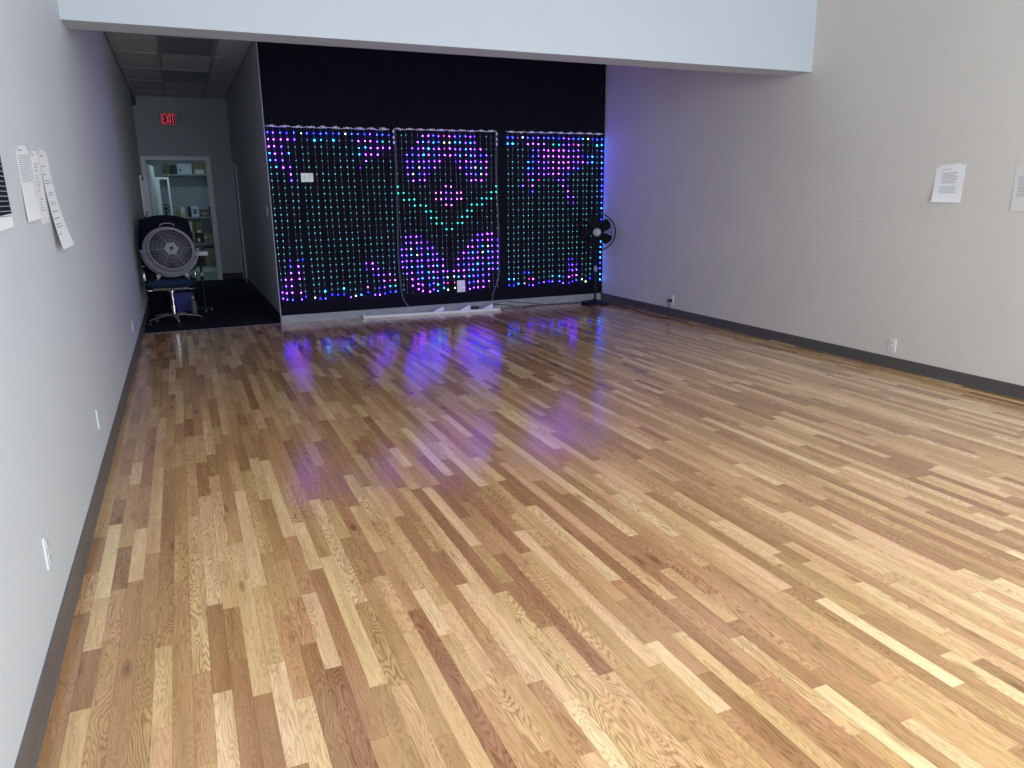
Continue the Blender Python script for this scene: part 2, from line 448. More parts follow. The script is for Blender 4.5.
# ---------------------------------------------------------------- exit sign
t = thing('exit_sign', (.055, E, 2.87), 'grey exit sign with red EXIT letters mounted high on the corridor end wall', 'exit sign')
MB().box(-.195, .195, -.045, -.001, -.125, .125, bev=.006).build('housing', M['exitbody'], t)
redpanel = emit('exit_red_field', (.30, .075, .10), .45, False); reddark = emit('exit_dark_field', (.10, .004, .012), .5, False)
redletter = emit('exit_red_letter', (.55, .075, .10), .75, False)
MB().box(-.170, .07, -.050, -.0455, -.10, .10).build('sign_face', redpanel, t)
MB().box(-.152, .062, -.0504, -.0500, -.084, .084).build('sign_field', reddark, t)
mb = MB()
def letter(ch, x, w_, z0, z1, s=.015):
    y0, y1 = -.055, -.0505
    def bx(a, b, c, d): mb.box(a, b, y0, y1, c, d)
    def diag(p, q):
        (ax, az), (bx_, bz) = p, q
        v = Vector((bx_ - ax, 0, bz - az)).normalized(); nn = Vector((-v.z, 0, v.x)) * s * .5
        a, b = Vector((ax, 0, az)), Vector((bx_, 0, bz))
        pts = [a - nn, b - nn, b + nn, a + nn]
        vs = [(p_.x, y0, p_.z) for p_ in pts] + [(p_.x, y1, p_.z) for p_ in pts]
        mb.add(vs, [(0, 1, 2, 3), (7, 6, 5, 4), (0, 4, 5, 1), (1, 5, 6, 2), (2, 6, 7, 3), (3, 7, 4, 0)])
    zm = (z0 + z1) / 2
    if ch == 'E':
        bx(x, x + s, z0, z1); bx(x + s, x + w_, z1 - s, z1); bx(x + s, x + w_ * .85, zm - s / 2, zm + s / 2); bx(x + s, x + w_, z0, z0 + s)
    elif ch == 'X': diag((x, z0), (x + w_, z1)); diag((x, z1), (x + w_, z0))
    elif ch == 'I': bx(x + w_ / 2 - s / 2, x + w_ / 2 + s / 2, z0, z1)
    elif ch == 'T': bx(x, x + w_, z1 - s, z1); bx(x + w_ / 2 - s / 2, x + w_ / 2 + s / 2, z0, z1 - s)
letter('E', -.145, .05, -.075, .075); letter('X', -.083, .052, -.075, .075); letter('I', -.024, .02, -.075, .075); letter('T', .002, .052, -.075, .075)
mb.build('lettering', redletter, t)

# small black speaker high on the left wall
t = thing('wall_speaker', (XL, 14.85, 3.13), 'small black box fixed high on the wall under the corridor ceiling', 'speaker')
MB().box(.001, .07, -.05, .05, -.07, .07, bev=.01).build('body', M['blackp'], t)
MB().box(.0, .02, -.02, .02, .07, .11).build('bracket', M['blackp'], t)

# framed mirror on the left wall of the corridor
t = thing('wall_mirror', (XL, 14.5, 1.56), 'tall pale-framed mirror hanging on the corridor wall beside the storage doorway', 'mirror')
mb = MB()
for a, b_, c, d in ((-.5, -.44, -.32, .32), (.44, .5, -.32, .32), (-.44, .44, .26, .32), (-.44, .44, -.32, -.26)): mb.box(.001, .03, a, b_, c, d)
mb.build('mirror_frame', M['frame'], t)
MB().box(.001, .016, -.44, .44, -.26, .26).build('mirror_glass', M['mirror'], t)

# ---------------------------------------------------------------- outlets and switches
def wall_frame(loc, side):
    # local x across the plate, local y out of the wall, local z up
    if side == 'left': rot = Matrix.Rotation(R(-90), 4, 'Z')      # +y -> +x
    elif side == 'right': rot = Matrix.Rotation(R(90), 4, 'Z')    # +y -> -x
    else: rot = Matrix.Rotation(R(180), 4, 'Z')                   # +y -> -y
    return Matrix.Translation(loc) @ rot
def outlet(loc, side, label, w_=.072, h=.116, kind='duplex', group=None, name='wall_outlet'):
    PM, SM = ('plate_l', 'plate_l') if side == 'left' else ('plate', 'white')
    t = thing(name, (0, 0, 0), label, 'outlet' if 'outlet' in name else 'switch', group)
    t.matrix_world = wall_frame(loc, side)
    MB().box(-w_ / 2, w_ / 2, .0005, .007, -h / 2, h / 2, bev=.002).build('cover_plate', M[PM], t)
    if kind == 'duplex':
        for dz in (-.027, .027):
            o = MB().box(-.0165, .0165, .007, .0095, dz - .017, dz + .017, bev=.0015).build('socket', M[SM], t)
            MB().box(-.009, -.006, .0095, .0101, dz - .006, dz + .008).box(.006, .009, .0095, .0101, dz - .005, dz + .008).box(-.003, .003, .0095, .0101, dz - .014, dz - .009).build('slots', M['slot'], o)
    elif kind == 'switch':
        for dx in ((-.035, .035) if w_ > .1 else (0,)):
            MB().box(dx - .016, dx + .016, .007, .0085, -.033, .033, bev=.0006).build('rocker', M['white'], t)
    return t
outlet((XR, 4.44, .20), 'right', 'white duplex outlet with both sockets empty on the beige wall above the dark baseboard')
outlet((XR, 7.65, .20), 'right', 'white outlet on the beige wall with the black fan plug in it')
outlet((XL, 2.715, .36), 'left', 'white outlet low on the white wall, closest to the camera')
outlet((XL, 4.475, .34), 'left', 'small white outlet low on the white wall, middle one of three')
outlet((XL, 7.94, .315), 'left', 'white outlet low on the white wall just before the dark corridor')
outlet((1.446, D, 1.728), 'back', 'white double switch plate on the black wall behind the light curtain', .143, .103, 'switch', name='light_switch')
outlet((3.355, D, .322), 'back', 'tall white plate low on the black wall behind the middle light curtain', .112, .155, 'switch', name='wall_outlet')
outlet((XA, 9.80, 1.33), 'right', 'small plate on the corridor wall beside the black wall', .07, .115, 'switch', name='light_switch')

# ---------------------------------------------------------------- LED curtains
PAL = {  # colour, strength, radius
    't': ((.14, .60, .70), 1.35, .0066), 'u': ((.08, .50, .60), 2.3, .0072), '.': ((.20, .32, .38), .6, .0058),
    'T': ((.015, .70, .62), 5, .0095), 'B': ((.006, .008, 1.), 55, .0062), 'b': ((.010, .022, 1.), 62, .0066),
    'c': ((.01, .18, 1.), 36, .0074), 'C': ((.01, .36, 1.), 34, .0095), 'v': ((.065, .016, 1.), 70, .0066),
    'm': ((.30, .03, 1.), 62, .0070), 'p': ((.55, .08, .70), 20, .0080), 'r': ((.7, .02, .35), 9, .0068),
    'w': ((.7, .85, 1.), 4, .0080), 'W': ((.80, 1., .62), 5, .0095), 'g': ((.1, .9, .4), 2.5, .007),
    'd': ((.08, .012, 1.), 20, .0058)}
LEDM = {k: emit('led_' + n, v[0], v[1], v[1] > 2) for (k, v), n in zip(PAL.items(), (
    'dim_teal', 'teal', 'faint', 'turquoise', 'deep_blue', 'blue', 'sky_blue', 'cyan', 'violet', 'magenta', 'pink', 'red', 'white', 'bright_white', 'green', 'dim_violet'))}
NC, NR = 20, 26
def spec(rows):
    g = [[None] * NC for _ in range(NR)]
    for r, s in rows.items():
        for tok in s.split():
            k, c = tok[0], tok[1:]
            for cc in c.split(','):
                if '-' in cc:
                    a, b = cc.split('-')
                    for q in range(int(a), int(b) + 1): g[r][q] = k
                else: g[r][int(cc)] = k
    return g
C1 = spec({0: 'b0,2,4,6,8,9,11,13,14,17,18 v1,16 w5 W12 B3,7,10,15,19', 1: 'm0,1,2,3,14,16 v4,17 C7,10 c8 p15 T18 g19',
           2: 'm0,1,16,17,18,19 v2 c14,15', 3: 'c0,3,14 m1,15,16,17 v2', 4: 'c0 v1,2 m15', 5: 'c1 m2 v3 d14', 6: 'm3', 7: 'v3',
           19: 'B4 d2', 20: 'b2 m3 v14 m15', 21: 'm2,3 m15 v16 d14', 22: 'm1,2,3 v16,17 m18 d15', 23: 'v1 m2 m17 r18 p19', 24: 'v0 m1,2 p3 C7,10 p14 d16 v17 c18 T19',
           25: 'v0,1,3,15 b2,7,19 B4,6,8,9,10,14,17,18 W5,12 v11 c13 m16'})
C2 = spec({0: 'm5,6,10 b7,12 v8,11,13,14 r9 d15', 1: 'm4 c5,7,11,12,14 v6,13,15 b8 W9,10', 2: 'v3,4,7,11,12,15 m5,8,10,14,16 C6 r9 c13',
           3: 'v2,4,8,11,15,17 b3,7,16 C5 m6,9,10,13 c12,14', 4: 'v2,3,4,5,6,7,12,14,15,16 d11 m8,13,17', 5: 'v2,5,14 b3,6,13 W4,15 m7,12,17 c16',
           6: 'v2,5,13,14 d6 W3,16 b4,15 m17', 7: 'm3,5,14,15,16 v4', 8: 'T0 p9,10 T19', 9: 'T0,1,18,19 p7,8,11,12 v9,10', 10: 'T1,2,3,16,17,18 p7,8,11,12 v9,10',
           11: 'T3,4,5,14,15,16 p9,10', 12: 'T5,6,13,14', 13: 'T6,7,12,13', 14: 'T7,8,11,12', 15: 'T9,10',
           16: 'v1,2,15,16 d4 m3,17,18', 17: 'v1,2,4,14,15,16,18 d5 m3,17 d19', 18: 'v0,1,4,5,6,15,18,19 W2,17 b3 m13,14 c16', 19: 'v0,1,4,6,7,13,15,18,19 c2,5,14,17 W3,16 m12',
           20: 'v0-10 m11,15 v12-14 v16-19', 21: 'v0,1,3,5,11,13,14,16,18,19 c2,4,7,17 m6,8 b12 C15', 22: 'v1,4,7,9,13,15,18 m2,6,8,10,11,12,17 b3,16,19 c5,14',
           23: 'v3,5,7,14,16,17 m2,12 c4,6,11,13 b8,15 W9,10', 24: 'm2,3,4,15,17 b5,14 v6,8,13,16 C7 r9,10', 25: 'm3,4,5,13,15,16 v6,14 c7,8 W9,10 d12'})
for r_, cs in ((20, (9, 10)),):
    for c_ in cs: C2[r_][c_] = None
C3 = spec({0: 'b0,1,4,5,7,8,9,13,14,18,19 d2 W3,16 v6,11,12 B10,17 c15', 1: 'c0,19 C1,18 m4,6,7 p5,14 T9,10 v11,12 r13', 2: 'b5 v6,12,13,14 m7-11',
           3: 'b5,16 v6,13 m7,8,10,11,12 p9,14 B15 c17', 4: 'c4,17 b5 v6,7,8,13,14,16 m11,15 p9,10,12', 5: 'c4 b5,14 v6,7,8,11,13 m9,12 p10', 6: 'v4,5,6,7,8,11 m9 p10 b12',
           7: 'r4,6 c5 v10,11', 8: 'v3 p5 m11 d12', 9: 'b5 m12', 10: 'v12,13', 11: 'd13', 21: 'd12,13', 22: 'v13 d12,14', 23: 'B3,19 b4 d12 v13,14', 24: 'c0,1,10,19 r4 p5,14 T9 m12 r13 C18',
           25: 'B0,1,4,6,8,12,17 c2,19 w3 v5,7,9,11 b14,10 W15,16 d13'})
for _r in range(26): C3[_r][19] = 'bcbbcbbbbbbbccBccuccccbbcc'[_r]
for _r in (5, 8, 11, 12, 13, 14, 15): C1[_r][0] = 'u'
ZT, ZBOT = 2.231, .300
YL = D - .016
def curtain(x0, x1, g, label, seed, lead=None, teal=.72, drift=0.0):
    rnd = random.Random(seed)
    t = thing('light_curtain', ((x0 + x1) / 2, D, 0), label, 'light curtain', 'hanging light curtains on the black wall')
    ox, oy = (x0 + x1) / 2, D
    def P(x, y, z): return Vector((x - ox, y - oy, z))
    # header cable with clips
    pts = []; n = 60
    for i in range(n + 1):
        x = x0 + (x1 - x0) * i / n
        pts.append(P(x, YL + .002, 2.306 - .010 * abs(math.sin(i * PI / 10)) - (.01 if seed == 1 else 0) * i / n))
    MB().tube(pts, .0030, 6).build('header_cable', M['header_w'], t)
    for i in range(10):
        x = x0 + (x1 - x0) * (i + .5) / 10
        mb = MB()
        for dx, rr in ((-.045, .008), (-.016, .013), (.008, .014), (.038, .009)):
            mb.lathe([(.001, -rr), (rr * .8, -rr * .6), (rr, 0), (rr * .8, rr * .6), (.001, rr)], 8, Matrix.Translation(P(x + dx, YL + .001, 2.302 + rnd.uniform(-.004, .006))))
        mb.build('cable_clip', M['header_w'], t)
    bulbs = []
    for c in range(NC):
        xt = x0 + .012 + (x1 - x0 - .024) * c / (NC - 1) + rnd.uniform(-.006, .006)
        sway = rnd.uniform(-.018, .018); am = rnd.uniform(.002, .007); ph = rnd.uniform(0, 6); lift = rnd.uniform(-.028, .02)
        def sx(z):
            k = (ZT - z) / (ZT - ZBOT)
            return xt + sway * k * k + drift * k + am * math.sin(ph + z * 3.3)
        zs = [ZT - (ZT - ZBOT) * r / (NR - 1) for r in range(NR)]
        zs = [z + rnd.uniform(-.004, .004) for z in zs]
        zs[-1] += lift; zs[-2] += lift * .5
        pts = [P(sx(2.30), YL + .002, 2.30)] + [P(sx(z), YL + .001, z) for z in zs]
        MB().tube(pts, .0010, 4).build('strand', M['wire'], t)
        for r, z in enumerate(zs):
            k = g[r][c]
            if k is None:
                q = rnd.random()
                if r < 6: q += .18
                if seed == 2: q = q * .5 + .5 if 6 < r < 20 or c in (0, 1, 18, 19) else q + .4
                k = 'u' if q < teal * .34 else ('t' if q < teal else '.')
            bulbs.append((PAL[k][1] * PAL[k][2] ** 2, k, P(sx(z), YL, z)))
    bulbs.sort(key=lambda b: -b[0])
    cache = {}
    import bmesh
    def ico(rad, center=None):
        bm = bmesh.new(); bmesh.ops.create_icosphere(bm, subdivisions=1, radius=rad)
        vs = [v.co.copy() for v in bm.verts]; bm.verts.index_update(); fs = [[v.index for v in f.verts] for f in bm.faces]; bm.free()
        return [Vector((v.x, v.y, v.z * 1.15)) for v in vs], fs
    for s_, k, p in bulbs[:100]:
        if k not in BULB:
            vs, fs = ico(PAL[k][2]); o = MB().add(vs, fs, 0, True).build('light_bulb', LEDM[k], t); BULB[k] = o
        else:
            o = BULB[k].copy(); col.objects.link(o); o.parent = t
        o.location = p
    keys = sorted({k for _, k, _ in bulbs[100:]}); idx = {k: i for i, k in enumerate(keys)}
    mb = MB(); geo = {k: ico(PAL[k][2]) for k in keys}
    for s_, k, p in bulbs[100:]:
        vs, fs = geo[k]; mb.add([v + p for v in vs], fs, idx[k], True)
    mb.build('light_bulbs', [LEDM[k] for k in keys], t, kind='stuff')
    if lead:
        mb = MB(); lp = [P(*p) for p in lead]
        mb.tube(lp, .0018, 6); mb.tube([p + Vector((.013 + .006 * math.sin(i * 2.1), .003, 0)) for i, p in enumerate(lp)], .0015, 6)
        mb.build('lead_wire', M['lead'], t)
        mb = MB()
        for dz in (.03, .10, .16): mb.lathe([(.001, -.02), (.011, -.012), (.011, .012), (.001, .02)], 8, Matrix.Translation(lp[0] + Vector((0, 0, -dz))))
        mb.build('wire_connector', M['header_w'], t)
    return t
BULB = {}
yl = D - .05
def smooth(pts, n=6):
    P_ = [Vector(p) for p in pts]; out = []
    for i in range(len(P_) - 1):
        a = P_[max(i - 1, 0)]; b = P_[i]; c = P_[i + 1]; d = P_[min(i + 2, len(P_) - 1)]
        for k in range(n):
            s = k / n
            out.append(.5 * ((2 * b) + (-a + c) * s + (2 * a - 5 * b + 4 * c - d) * s * s + (-a + 3 * b - 3 * c + d) * s ** 3))
    out.append(P_[-1]); return out
curtain(1.018, 2.475, C1, 'hanging light curtain beside the corridor, with violet corner patches and dim teal bulbs', 1, teal=.86)
curtain(2.535, 3.895, C2, 'middle light curtain showing two violet shapes, a turquoise curve and a pink cross', 2,
        smooth([(2.515, yl, 2.30), (2.52, yl, 1.9), (2.508, yl, 1.2), (2.495, yl, .72), (2.51, yl, .40), (2.53, yl, .22), (2.60, yl - .01, .10)]))
curtain(4.035, 5.497, C3, 'light curtain behind the pedestal fan, with a magenta star patch at its top', 3,
        smooth([(3.885, yl, 2.30), (3.87, yl, 1.7), (3.885, yl, 1.1), (3.88, yl, .62), (3.875, yl, .42), (3.79, yl, .20), (3.77, yl - .03, .06)]), teal=.88)

# ---------------------------------------------------------------- strip, adapters and cords at the foot of the black wall
pa, pb = Vector((1.99, 9.255, 0)), Vector((3.79, 9.065, 0))
dirv = (pb - pa).normalized(); side = Vector((-dirv.y, dirv.x, 0)); LN = (pb - pa).length
Ts = Matrix((( dirv.x, side.x, 0, pa.x), (dirv.y, side.y, 0, pa.y), (0, 0, 1, 0), (0, 0, 0, 1)))
t = thing('floor_light_strip', tuple(pa), 'long slim white strip lying on the wood floor along the black wall', 'light strip')
t.matrix_world = Ts
MB().box(0.03, LN - .02, 0, .075, .001, .018, bev=.004).build('channel', M['white'], t)
mb = MB(); mb.tube([(.04, .012, .026), (LN - .03, .012, .026)], .011, 12); mb.build('diffuser_tube', M['white'], t)
for x0_, x1_ in ((0, .03), (LN - .02, LN)):
    MB().box(x0_, x1_, -.004, .08, .001, .046, bev=.005).build('end_cap', M['white'], t)
def adapter(x, z, label, flip=1):
    k = (x - pa.x) / (pb.x - pa.x)
    p = pa + (pb - pa) * k
    t = thing('power_adapter', (p.x, p.y, 0), label, 'power adapter', 'white power adapters behind the floor strip')
    t.matrix_world = Matrix.Translation((p.x, p.y, 0)) @ Ts.to_3x3().to_4x4()
    mb = MB(); y0, y1 = .088, .135
    vs = [(-.07, y0, .012), (.06, y0, .012), (.06, y0, .078), (.045, y0, .084), (-.07, y0, .032), (-.07, y1, .012), (.06, y1, .012), (.06, y1, .078), (.045, y1, .084), (-.07, y1, .032)]
    mb.add(vs, [(0, 1, 2, 3, 4), (9, 8, 7, 6, 5), (0, 5, 6, 1), (1, 6, 7, 2), (2, 7, 8, 3), (3, 8, 9, 4), (4, 9, 5, 0)])
    mb.build('casing', M['white'], t)
    MB().box(-.07, .06, y0 + .004, y1 - .004, .001, .012).build('socket_strip', M['white'], t)
    MB().tube(smooth([(-.07, y0 + .02, .022), (-.11, y0 + .03, .012), (-.15, y0 + .02, .006), (-.21, y0 + .03, .006)]), .004, 6).build('cord', M['wire'], t)
adapter(2.985, 0, 'white wedge power adapter behind the floor strip, left of the tall white plate')
adapter(3.345, 0, 'white wedge power adapter behind the floor strip, under the tall white plate')
adapter(3.655, 0, 'white power adapter beside the end of the floor strip next to a black block')
bk = MB().box(-.05, .05, -.03, .03, .001, .055, bev=.006).build('power_strip', M['blackp'], loc=(3.50, 9.245, 0))
tag(bk, 'small black plug block on the floor between the white power adapters', 'plug block')
c = MB().tube(smooth([(3.72, 9.30, .05), (3.88, 9.335, .045), (4.05, 9.33, .02), (4.15, 9.2, .006), (4.5, 9.25, .006), (4.85, 9.22, .006), (5.06, 9.20, .006)], 8), .0055, 6).build('extension_cord', M['blackp'])
tag(c, 'thin black cord along the grey baseboard between the floor strip and fan base', 'cord')
c = MB().tube(smooth([(3.80, 9.30, .06), (3.95, 9.33, .085), (4.2, 9.345, .05), (4.5, 9.33, .012), (4.56, 9.31, .006)], 8), .004, 6).build('extension_cord', M['blackp'])
tag(c, 'short black cord drooping against the grey baseboard beside the floor strip end', 'cord')

# ---------------------------------------------------------------- pedestal fan
FX, FY = 5.215, 9.02
t = thing('pedestal_fan', (FX, FY, 0), 'black pedestal fan with silver hub standing in the corner by the light curtain', 'fan')
MB().lathe([(.001, 0.001), (.195, 0.001), (.20, .006), (.199, .024), (.18, .032), (.09, .044), (.04, .054), (.03, .07), (.001, .07)], 48).build('base', M['blackm'], t)
pole = MB(); pole.tube([(0, 0, .05), (0, 0, .50)], .015, 14).tube([(0, 0, .48), (0, 0, .88)], .010, 12); pole.build('pole', M['blackm'], t)
MB().lathe([(.016, .455), (.024, .46), (.026, .50), (.020, .53), (.011, .535)], 16).build('height_collar', M['silver'], t)
hz = .99
fdir = Vector((-.48, -.88, .03)).normalized()
q = fdir.to_track_quat('Z', 'Y').to_matrix().to_4x4()
TF = Matrix.Translation((0, -.02, hz)) @ q
mb = MB(); mb.lathe([(.001, -.19), (.04, -.185), (.062, -.16), (.066, -.10), (.058, -.05), (.02, -.035), (.001, -.03)], 20, TF); 
mb.box(-.02, .02, .06, .10, hz - .13, hz - .02)
mb.build('motor', M['blackp'], t)
mb = MB(); mb.tube(smooth([(0, 0, .86), (0, .01, .90), (0, .05, .93), (0, .08, .96)]), .016, 10); mb.build('neck', M['blackp'], t)
MB().lathe([(.001, -.012), (.03, -.010), (.035, .02), (.001, .03)], 14, Matrix.Translation((.03, .05, .86)) @ Matrix.Rotation(R(90), 4, 'Y')).build('tilt_knob', M['blackp'], t)
RG = .252
cage = MB()
def cage_pt(r, a, front):
    # front dome / rear dome
    k = r / RG
    z = (.055 * (1 - k ** 2.2) + .004) if front else (-.075 * (1 - k ** 3) - .004)
    return TF @ Vector((r * math.cos(a), r * math.sin(a), z))
for front in (True, False):
    g = MB()
    n = 40 if front else 28
    for i in range(n):
        a = 2 * PI * i / n
        g.tube([cage_pt(rr, a + (.10 * rr / RG if front else 0), front) for rr in (.055, .11, .16, .205, .235, RG)], .0011, 4)
    for rr in (.10, .15, .20):
        g.tube([cage_pt(rr, 2 * PI * j / 40, front) for j in range(40)], .0014, 4, closed=True)
    g.build('front_grille' if front else 'rear_grille', M['blackm'], t)
MB().ring(RG, .0075, TF, 64, 8).build('guard_ring', M['blackm'], t)
MB().lathe([(.001, .040), (.052, .040), (.058, .052), (.050, .064), (.02, .070), (.001, .071)], 28, TF).build('hub_badge', M['silver'], t)
def blade(T, a0, Rb, w0, w1, pitch, root=.03):
    g = MB(); nu, nv = 8, 6
    def fn(u, v):
        r = root + (Rb - root) * u
        half = (w0 + (w1 - w0) * math.sin(min(u * 1.15, 1) * PI / 2)) * (1 if u < .85 else math.sqrt(max(0.05, 1 - ((u - .85) / .15) ** 2 * .8)))
        s = (v - .5) * 2 * half
        return T @ (Matrix.Rotation(a0, 4, 'Z') @ Vector((r, s + .03 * u, s * math.tan(pitch) - .01)))
    g.surf(fn, nu, nv, .003); return g
for i in range(5): blade(TF, R(30 + 72 * i), .215, .035, .07, R(28)).build('blade', M['blade'], t)
MB().lathe([(.001, -.035), (.04, -.03), (.042, .01), (.03, .02), (.001, .022)], 20, TF).build('blade_hub', M['blackp'], t)
# cord from the fan to the wall outlet
c = MB(); c.tube(smooth([(FX + .19, FY - .05, .008), (5.44, 8.8, .006), (5.42, 8.45, .006), (5.36, 8.1, .006), (5.33, 7.8, .006), (5.34, 7.55, .006), (5.36, 7.48, .010), (5.365, 7.47, .06), (5.38, 7.50, .14), (5.41, 7.56, .185), (5.49, 7.65, .197)], 8), .0055, 8)
c = c.build('fan_cord', M['blackp'], t); c.location = (-FX, -FY, 0)
c = MB().box(5.475, XR - .010, 7.632, 7.668, .180, .214, bev=.004).build('plug', M['blackp'], t); c.location = (-FX, -FY, 0)

# ---------------------------------------------------------------- office chair
CX, CY = -.185, 9.97
t = thing('office_chair', (CX, CY, 0), 'navy-seated office chair with black back and chrome arms at the corridor mouth', 'chair')
zs_ = .505
def cushion(w_, d, h, zc, T=None, crown=.015):
    g = MB(); nu = nv = 14
    def shape(u, v, top):
        a = (u - .5) * 2; b = (v - .5) * 2
        # squircle mapping
        k = max(abs(a), abs(b)); x = a * math.sqrt(1 - b * b / 3.6); y = b * math.sqrt(1 - a * a / 3.6)
        e = 1 - max(abs(a), abs(b)) ** 6
        z = zc + (h / 2 * (e ** .5) + crown * (1 - a * a) * (1 - b * b)) * (1 if top else -1)
        p = Vector((x * w_ / 2 * 1.1, y * d / 2 * 1.1, z)); return T @ p if T is not None else p
    g.surf(lambda u, v: shape(u, v, True), nu, nv); g.surf(lambda u, v: shape(v, u, False), nu, nv)
    return g
cushion(.54, .50, .095, zs_ + .012).build('seat', M['navy'], t)
MB().box(-.20, .20, -.18, .2, zs_ - .075, zs_ - .035, bev=.01).build('seat_pan', M['blackp'], t)
Tb = Matrix.Translation((0, .30, .94)) @ Matrix.Rotation(R(-9), 4, 'X') @ Matrix.Rotation(R(90), 4, 'X')
cushion(.57, .68, .07, 0, Tb, .02).build('backrest', M['backf'], t)
MB().tube(smooth([(0, .12, zs_ - .05), (0, .28, zs_ - .04), (0, .33, zs_ + .08), (0, .35, .8)]), .022, 8).build('back_support', M['blackp'], t)
for s in (-1, 1):
    g = MB(); pts = smooth([(s * .17, -.02, zs_ - .075), (s * .26, -.03, zs_ - .075), (s * .285, -.05, zs_ - .03), (s * .285, -.09, zs_ + .10), (s * .285, -.04, zs_ + .195), (s * .285, .10, zs_ + .21), (s * .285, .2, zs_ + .16), (s * .285, .2, zs_ + .02), (s * .25, .18, zs_ - .05), (s * .17, .15, zs_ - .07)])
    g.tube(pts, .011, 10); a = g.build('armrest', M['chrome'], t)
    MB().box(s * .285 - .028, s * .285 + .028, -.10, .17, zs_ + .205, zs_ + .235, bev=.010).build('arm_pad', M['blackp'], a)
col_ = MB(); col_.lathe([(.028, .10), (.028, .24), (.018, .245), (.018, .40), (.05, .405), (.05, .42)], 16); col_.build('gas_column', M['chrome'], t)
MB().lathe([(.001, .065), (.045, .07), (.05, .10), (.035, .125), (.001, .125)], 16).build('base_hub', M['blackp'], t)
for i in range(5):
    a = R(206 + 72 * i); ca, sa = math.cos(a), math.sin(a)
    g = MB(); pts = [Vector((ca * r, sa * r, z)) for r, z in ((.03, .105), (.12, .112), (.22, .098), (.31, .078))]
    g.tube(pts, [.021, .019, .016, .013], 8); leg = g.build('base_leg', M['chrome'] if i % 2 == 0 else M['silver'], t)
    g = MB(); Tc = Matrix.Translation((ca * .31, sa * .31, .030)) @ Matrix.Rotation(a + R(60), 4, 'Z') @ Matrix.Rotation(R(90), 4, 'X')
    for dz in (-.018, .010): g.lathe([(.001, dz - .002), (.026, dz), (.028, dz + .004), (.026, dz + .012), (.001, dz + .014)], 16, Tc)
    g.tube([(ca * .31, sa * .31, .03), (ca * .31, sa * .31, .08)], .006, 6)
    g.build('caster', M['blackp'], leg)

# ---------------------------------------------------------------- round floor fan on the seat
fc = Vector((-.150, 9.80, .905))
t = thing('floor_fan', (fc.x, fc.y, .53), 'round light-grey floor fan resting on the seat of the office chair', 'fan')
axis = Vector((.25, -1, .36)).normalized()
# orientation: z = axis, y ~ up
yv = (ZI - axis * ZI.dot(axis)).normalized(); xv = yv.cross(axis)
FS = .87
TR = Matrix(((xv.x, yv.x, axis.x, 0), (xv.y, yv.y, axis.y, 0), (xv.z, yv.z, axis.z, fc.z - .53), (0, 0, 0, 1))) @ Matrix.Scale(FS, 4)
hd = .085
# drum: open band, front and rear rims
g = MB()
g.lathe([(.325, -hd * .6), (.333, -hd * .5), (.333, 0), (.322, .02), (.322, -.0), (.318, -hd * .5)], 64, TR, closed=True)
g.build('housing', M['fangrey'], t)
g = MB()
for r_, z_, rr in ((.330, -.02, .010), (.318, .030, .006), (.302, .058, .006), (.280, .078, .009)): g.ring(r_, rr, TR @ Matrix.Translation((0, 0, z_)), 64, 8)
n = 60
for i in range(n):
    a = 2 * PI * i / n
    def pt(r, z): return TR @ Vector((r * math.cos(a), r * math.sin(a), z))
    g.tube([pt(.095, .098), pt(.17, .096), pt(.24, .088), pt(.28, .078), pt(.303, .056), pt(.32, .02), pt(.328, -.02)], (.0020 if i % 10 else .0040), 4)
for r_ in (.135, .185, .235): g.ring(r_, .0014, TR @ Matrix.Translation((0, 0, .096 - (.004 if r_ > .2 else 0))), 64, 4)
g.build('front_grille', M['fangrey'], t)
g = MB()   # lobed centre badge
prof = []
for j in range(48):
    a = 2 * PI * j / 48; r = .088 + .007 * math.cos(a * 6); prof.append((r * math.cos(a), r * math.sin(a)))
g.add([TR @ Vector((x, y, .094)) for x, y in prof] + [TR @ Vector((x * .96, y * .96, .106)) for x, y in prof],
      [tuple(range(48))[::-1], tuple(range(48, 96))] + [(j, (j + 1) % 48, 48 + (j + 1) % 48, 48 + j) for j in range(48)])
g.lathe([(.001, .106), (.036, .106), (.034, .112), (.001, .113)], 24, TR)
hubo = g.build('hub', M['fangrey'], t)
MB().lathe([(.001, .1135), (.024, .1135), (.023, .116), (.001, .116)], 24, TR).build('hub_badge', M['fanblade'], hubo)
for i in range(5): blade(TR, R(10 + 72 * i), .285, .05, .10, R(24), .05).build('blade', M['fanblade'], t)
g = MB(); n = 36
for i in range(n):
    a = 2 * PI * i / n
    g.tube([TR @ Vector((r * math.cos(a), r * math.sin(a), z)) for r, z in ((.08, -.11), (.2, -.105), (.29, -.085), (.328, -.03))], .0013, 4)
for r_ in (.12, .2, .27): g.ring(r_, .0015, TR @ Matrix.Translation((0, 0, -.105 + (r_ - .12) * .08)), 48, 4)
g.build('rear_grille', M['fanblade'], t)
MB().lathe([(.001, -.19), (.06, -.185), (.075, -.15), (.075, -.08), (.05, -.03), (.001, -.03)], 24, TR).build('motor', M['fangrey'], t)
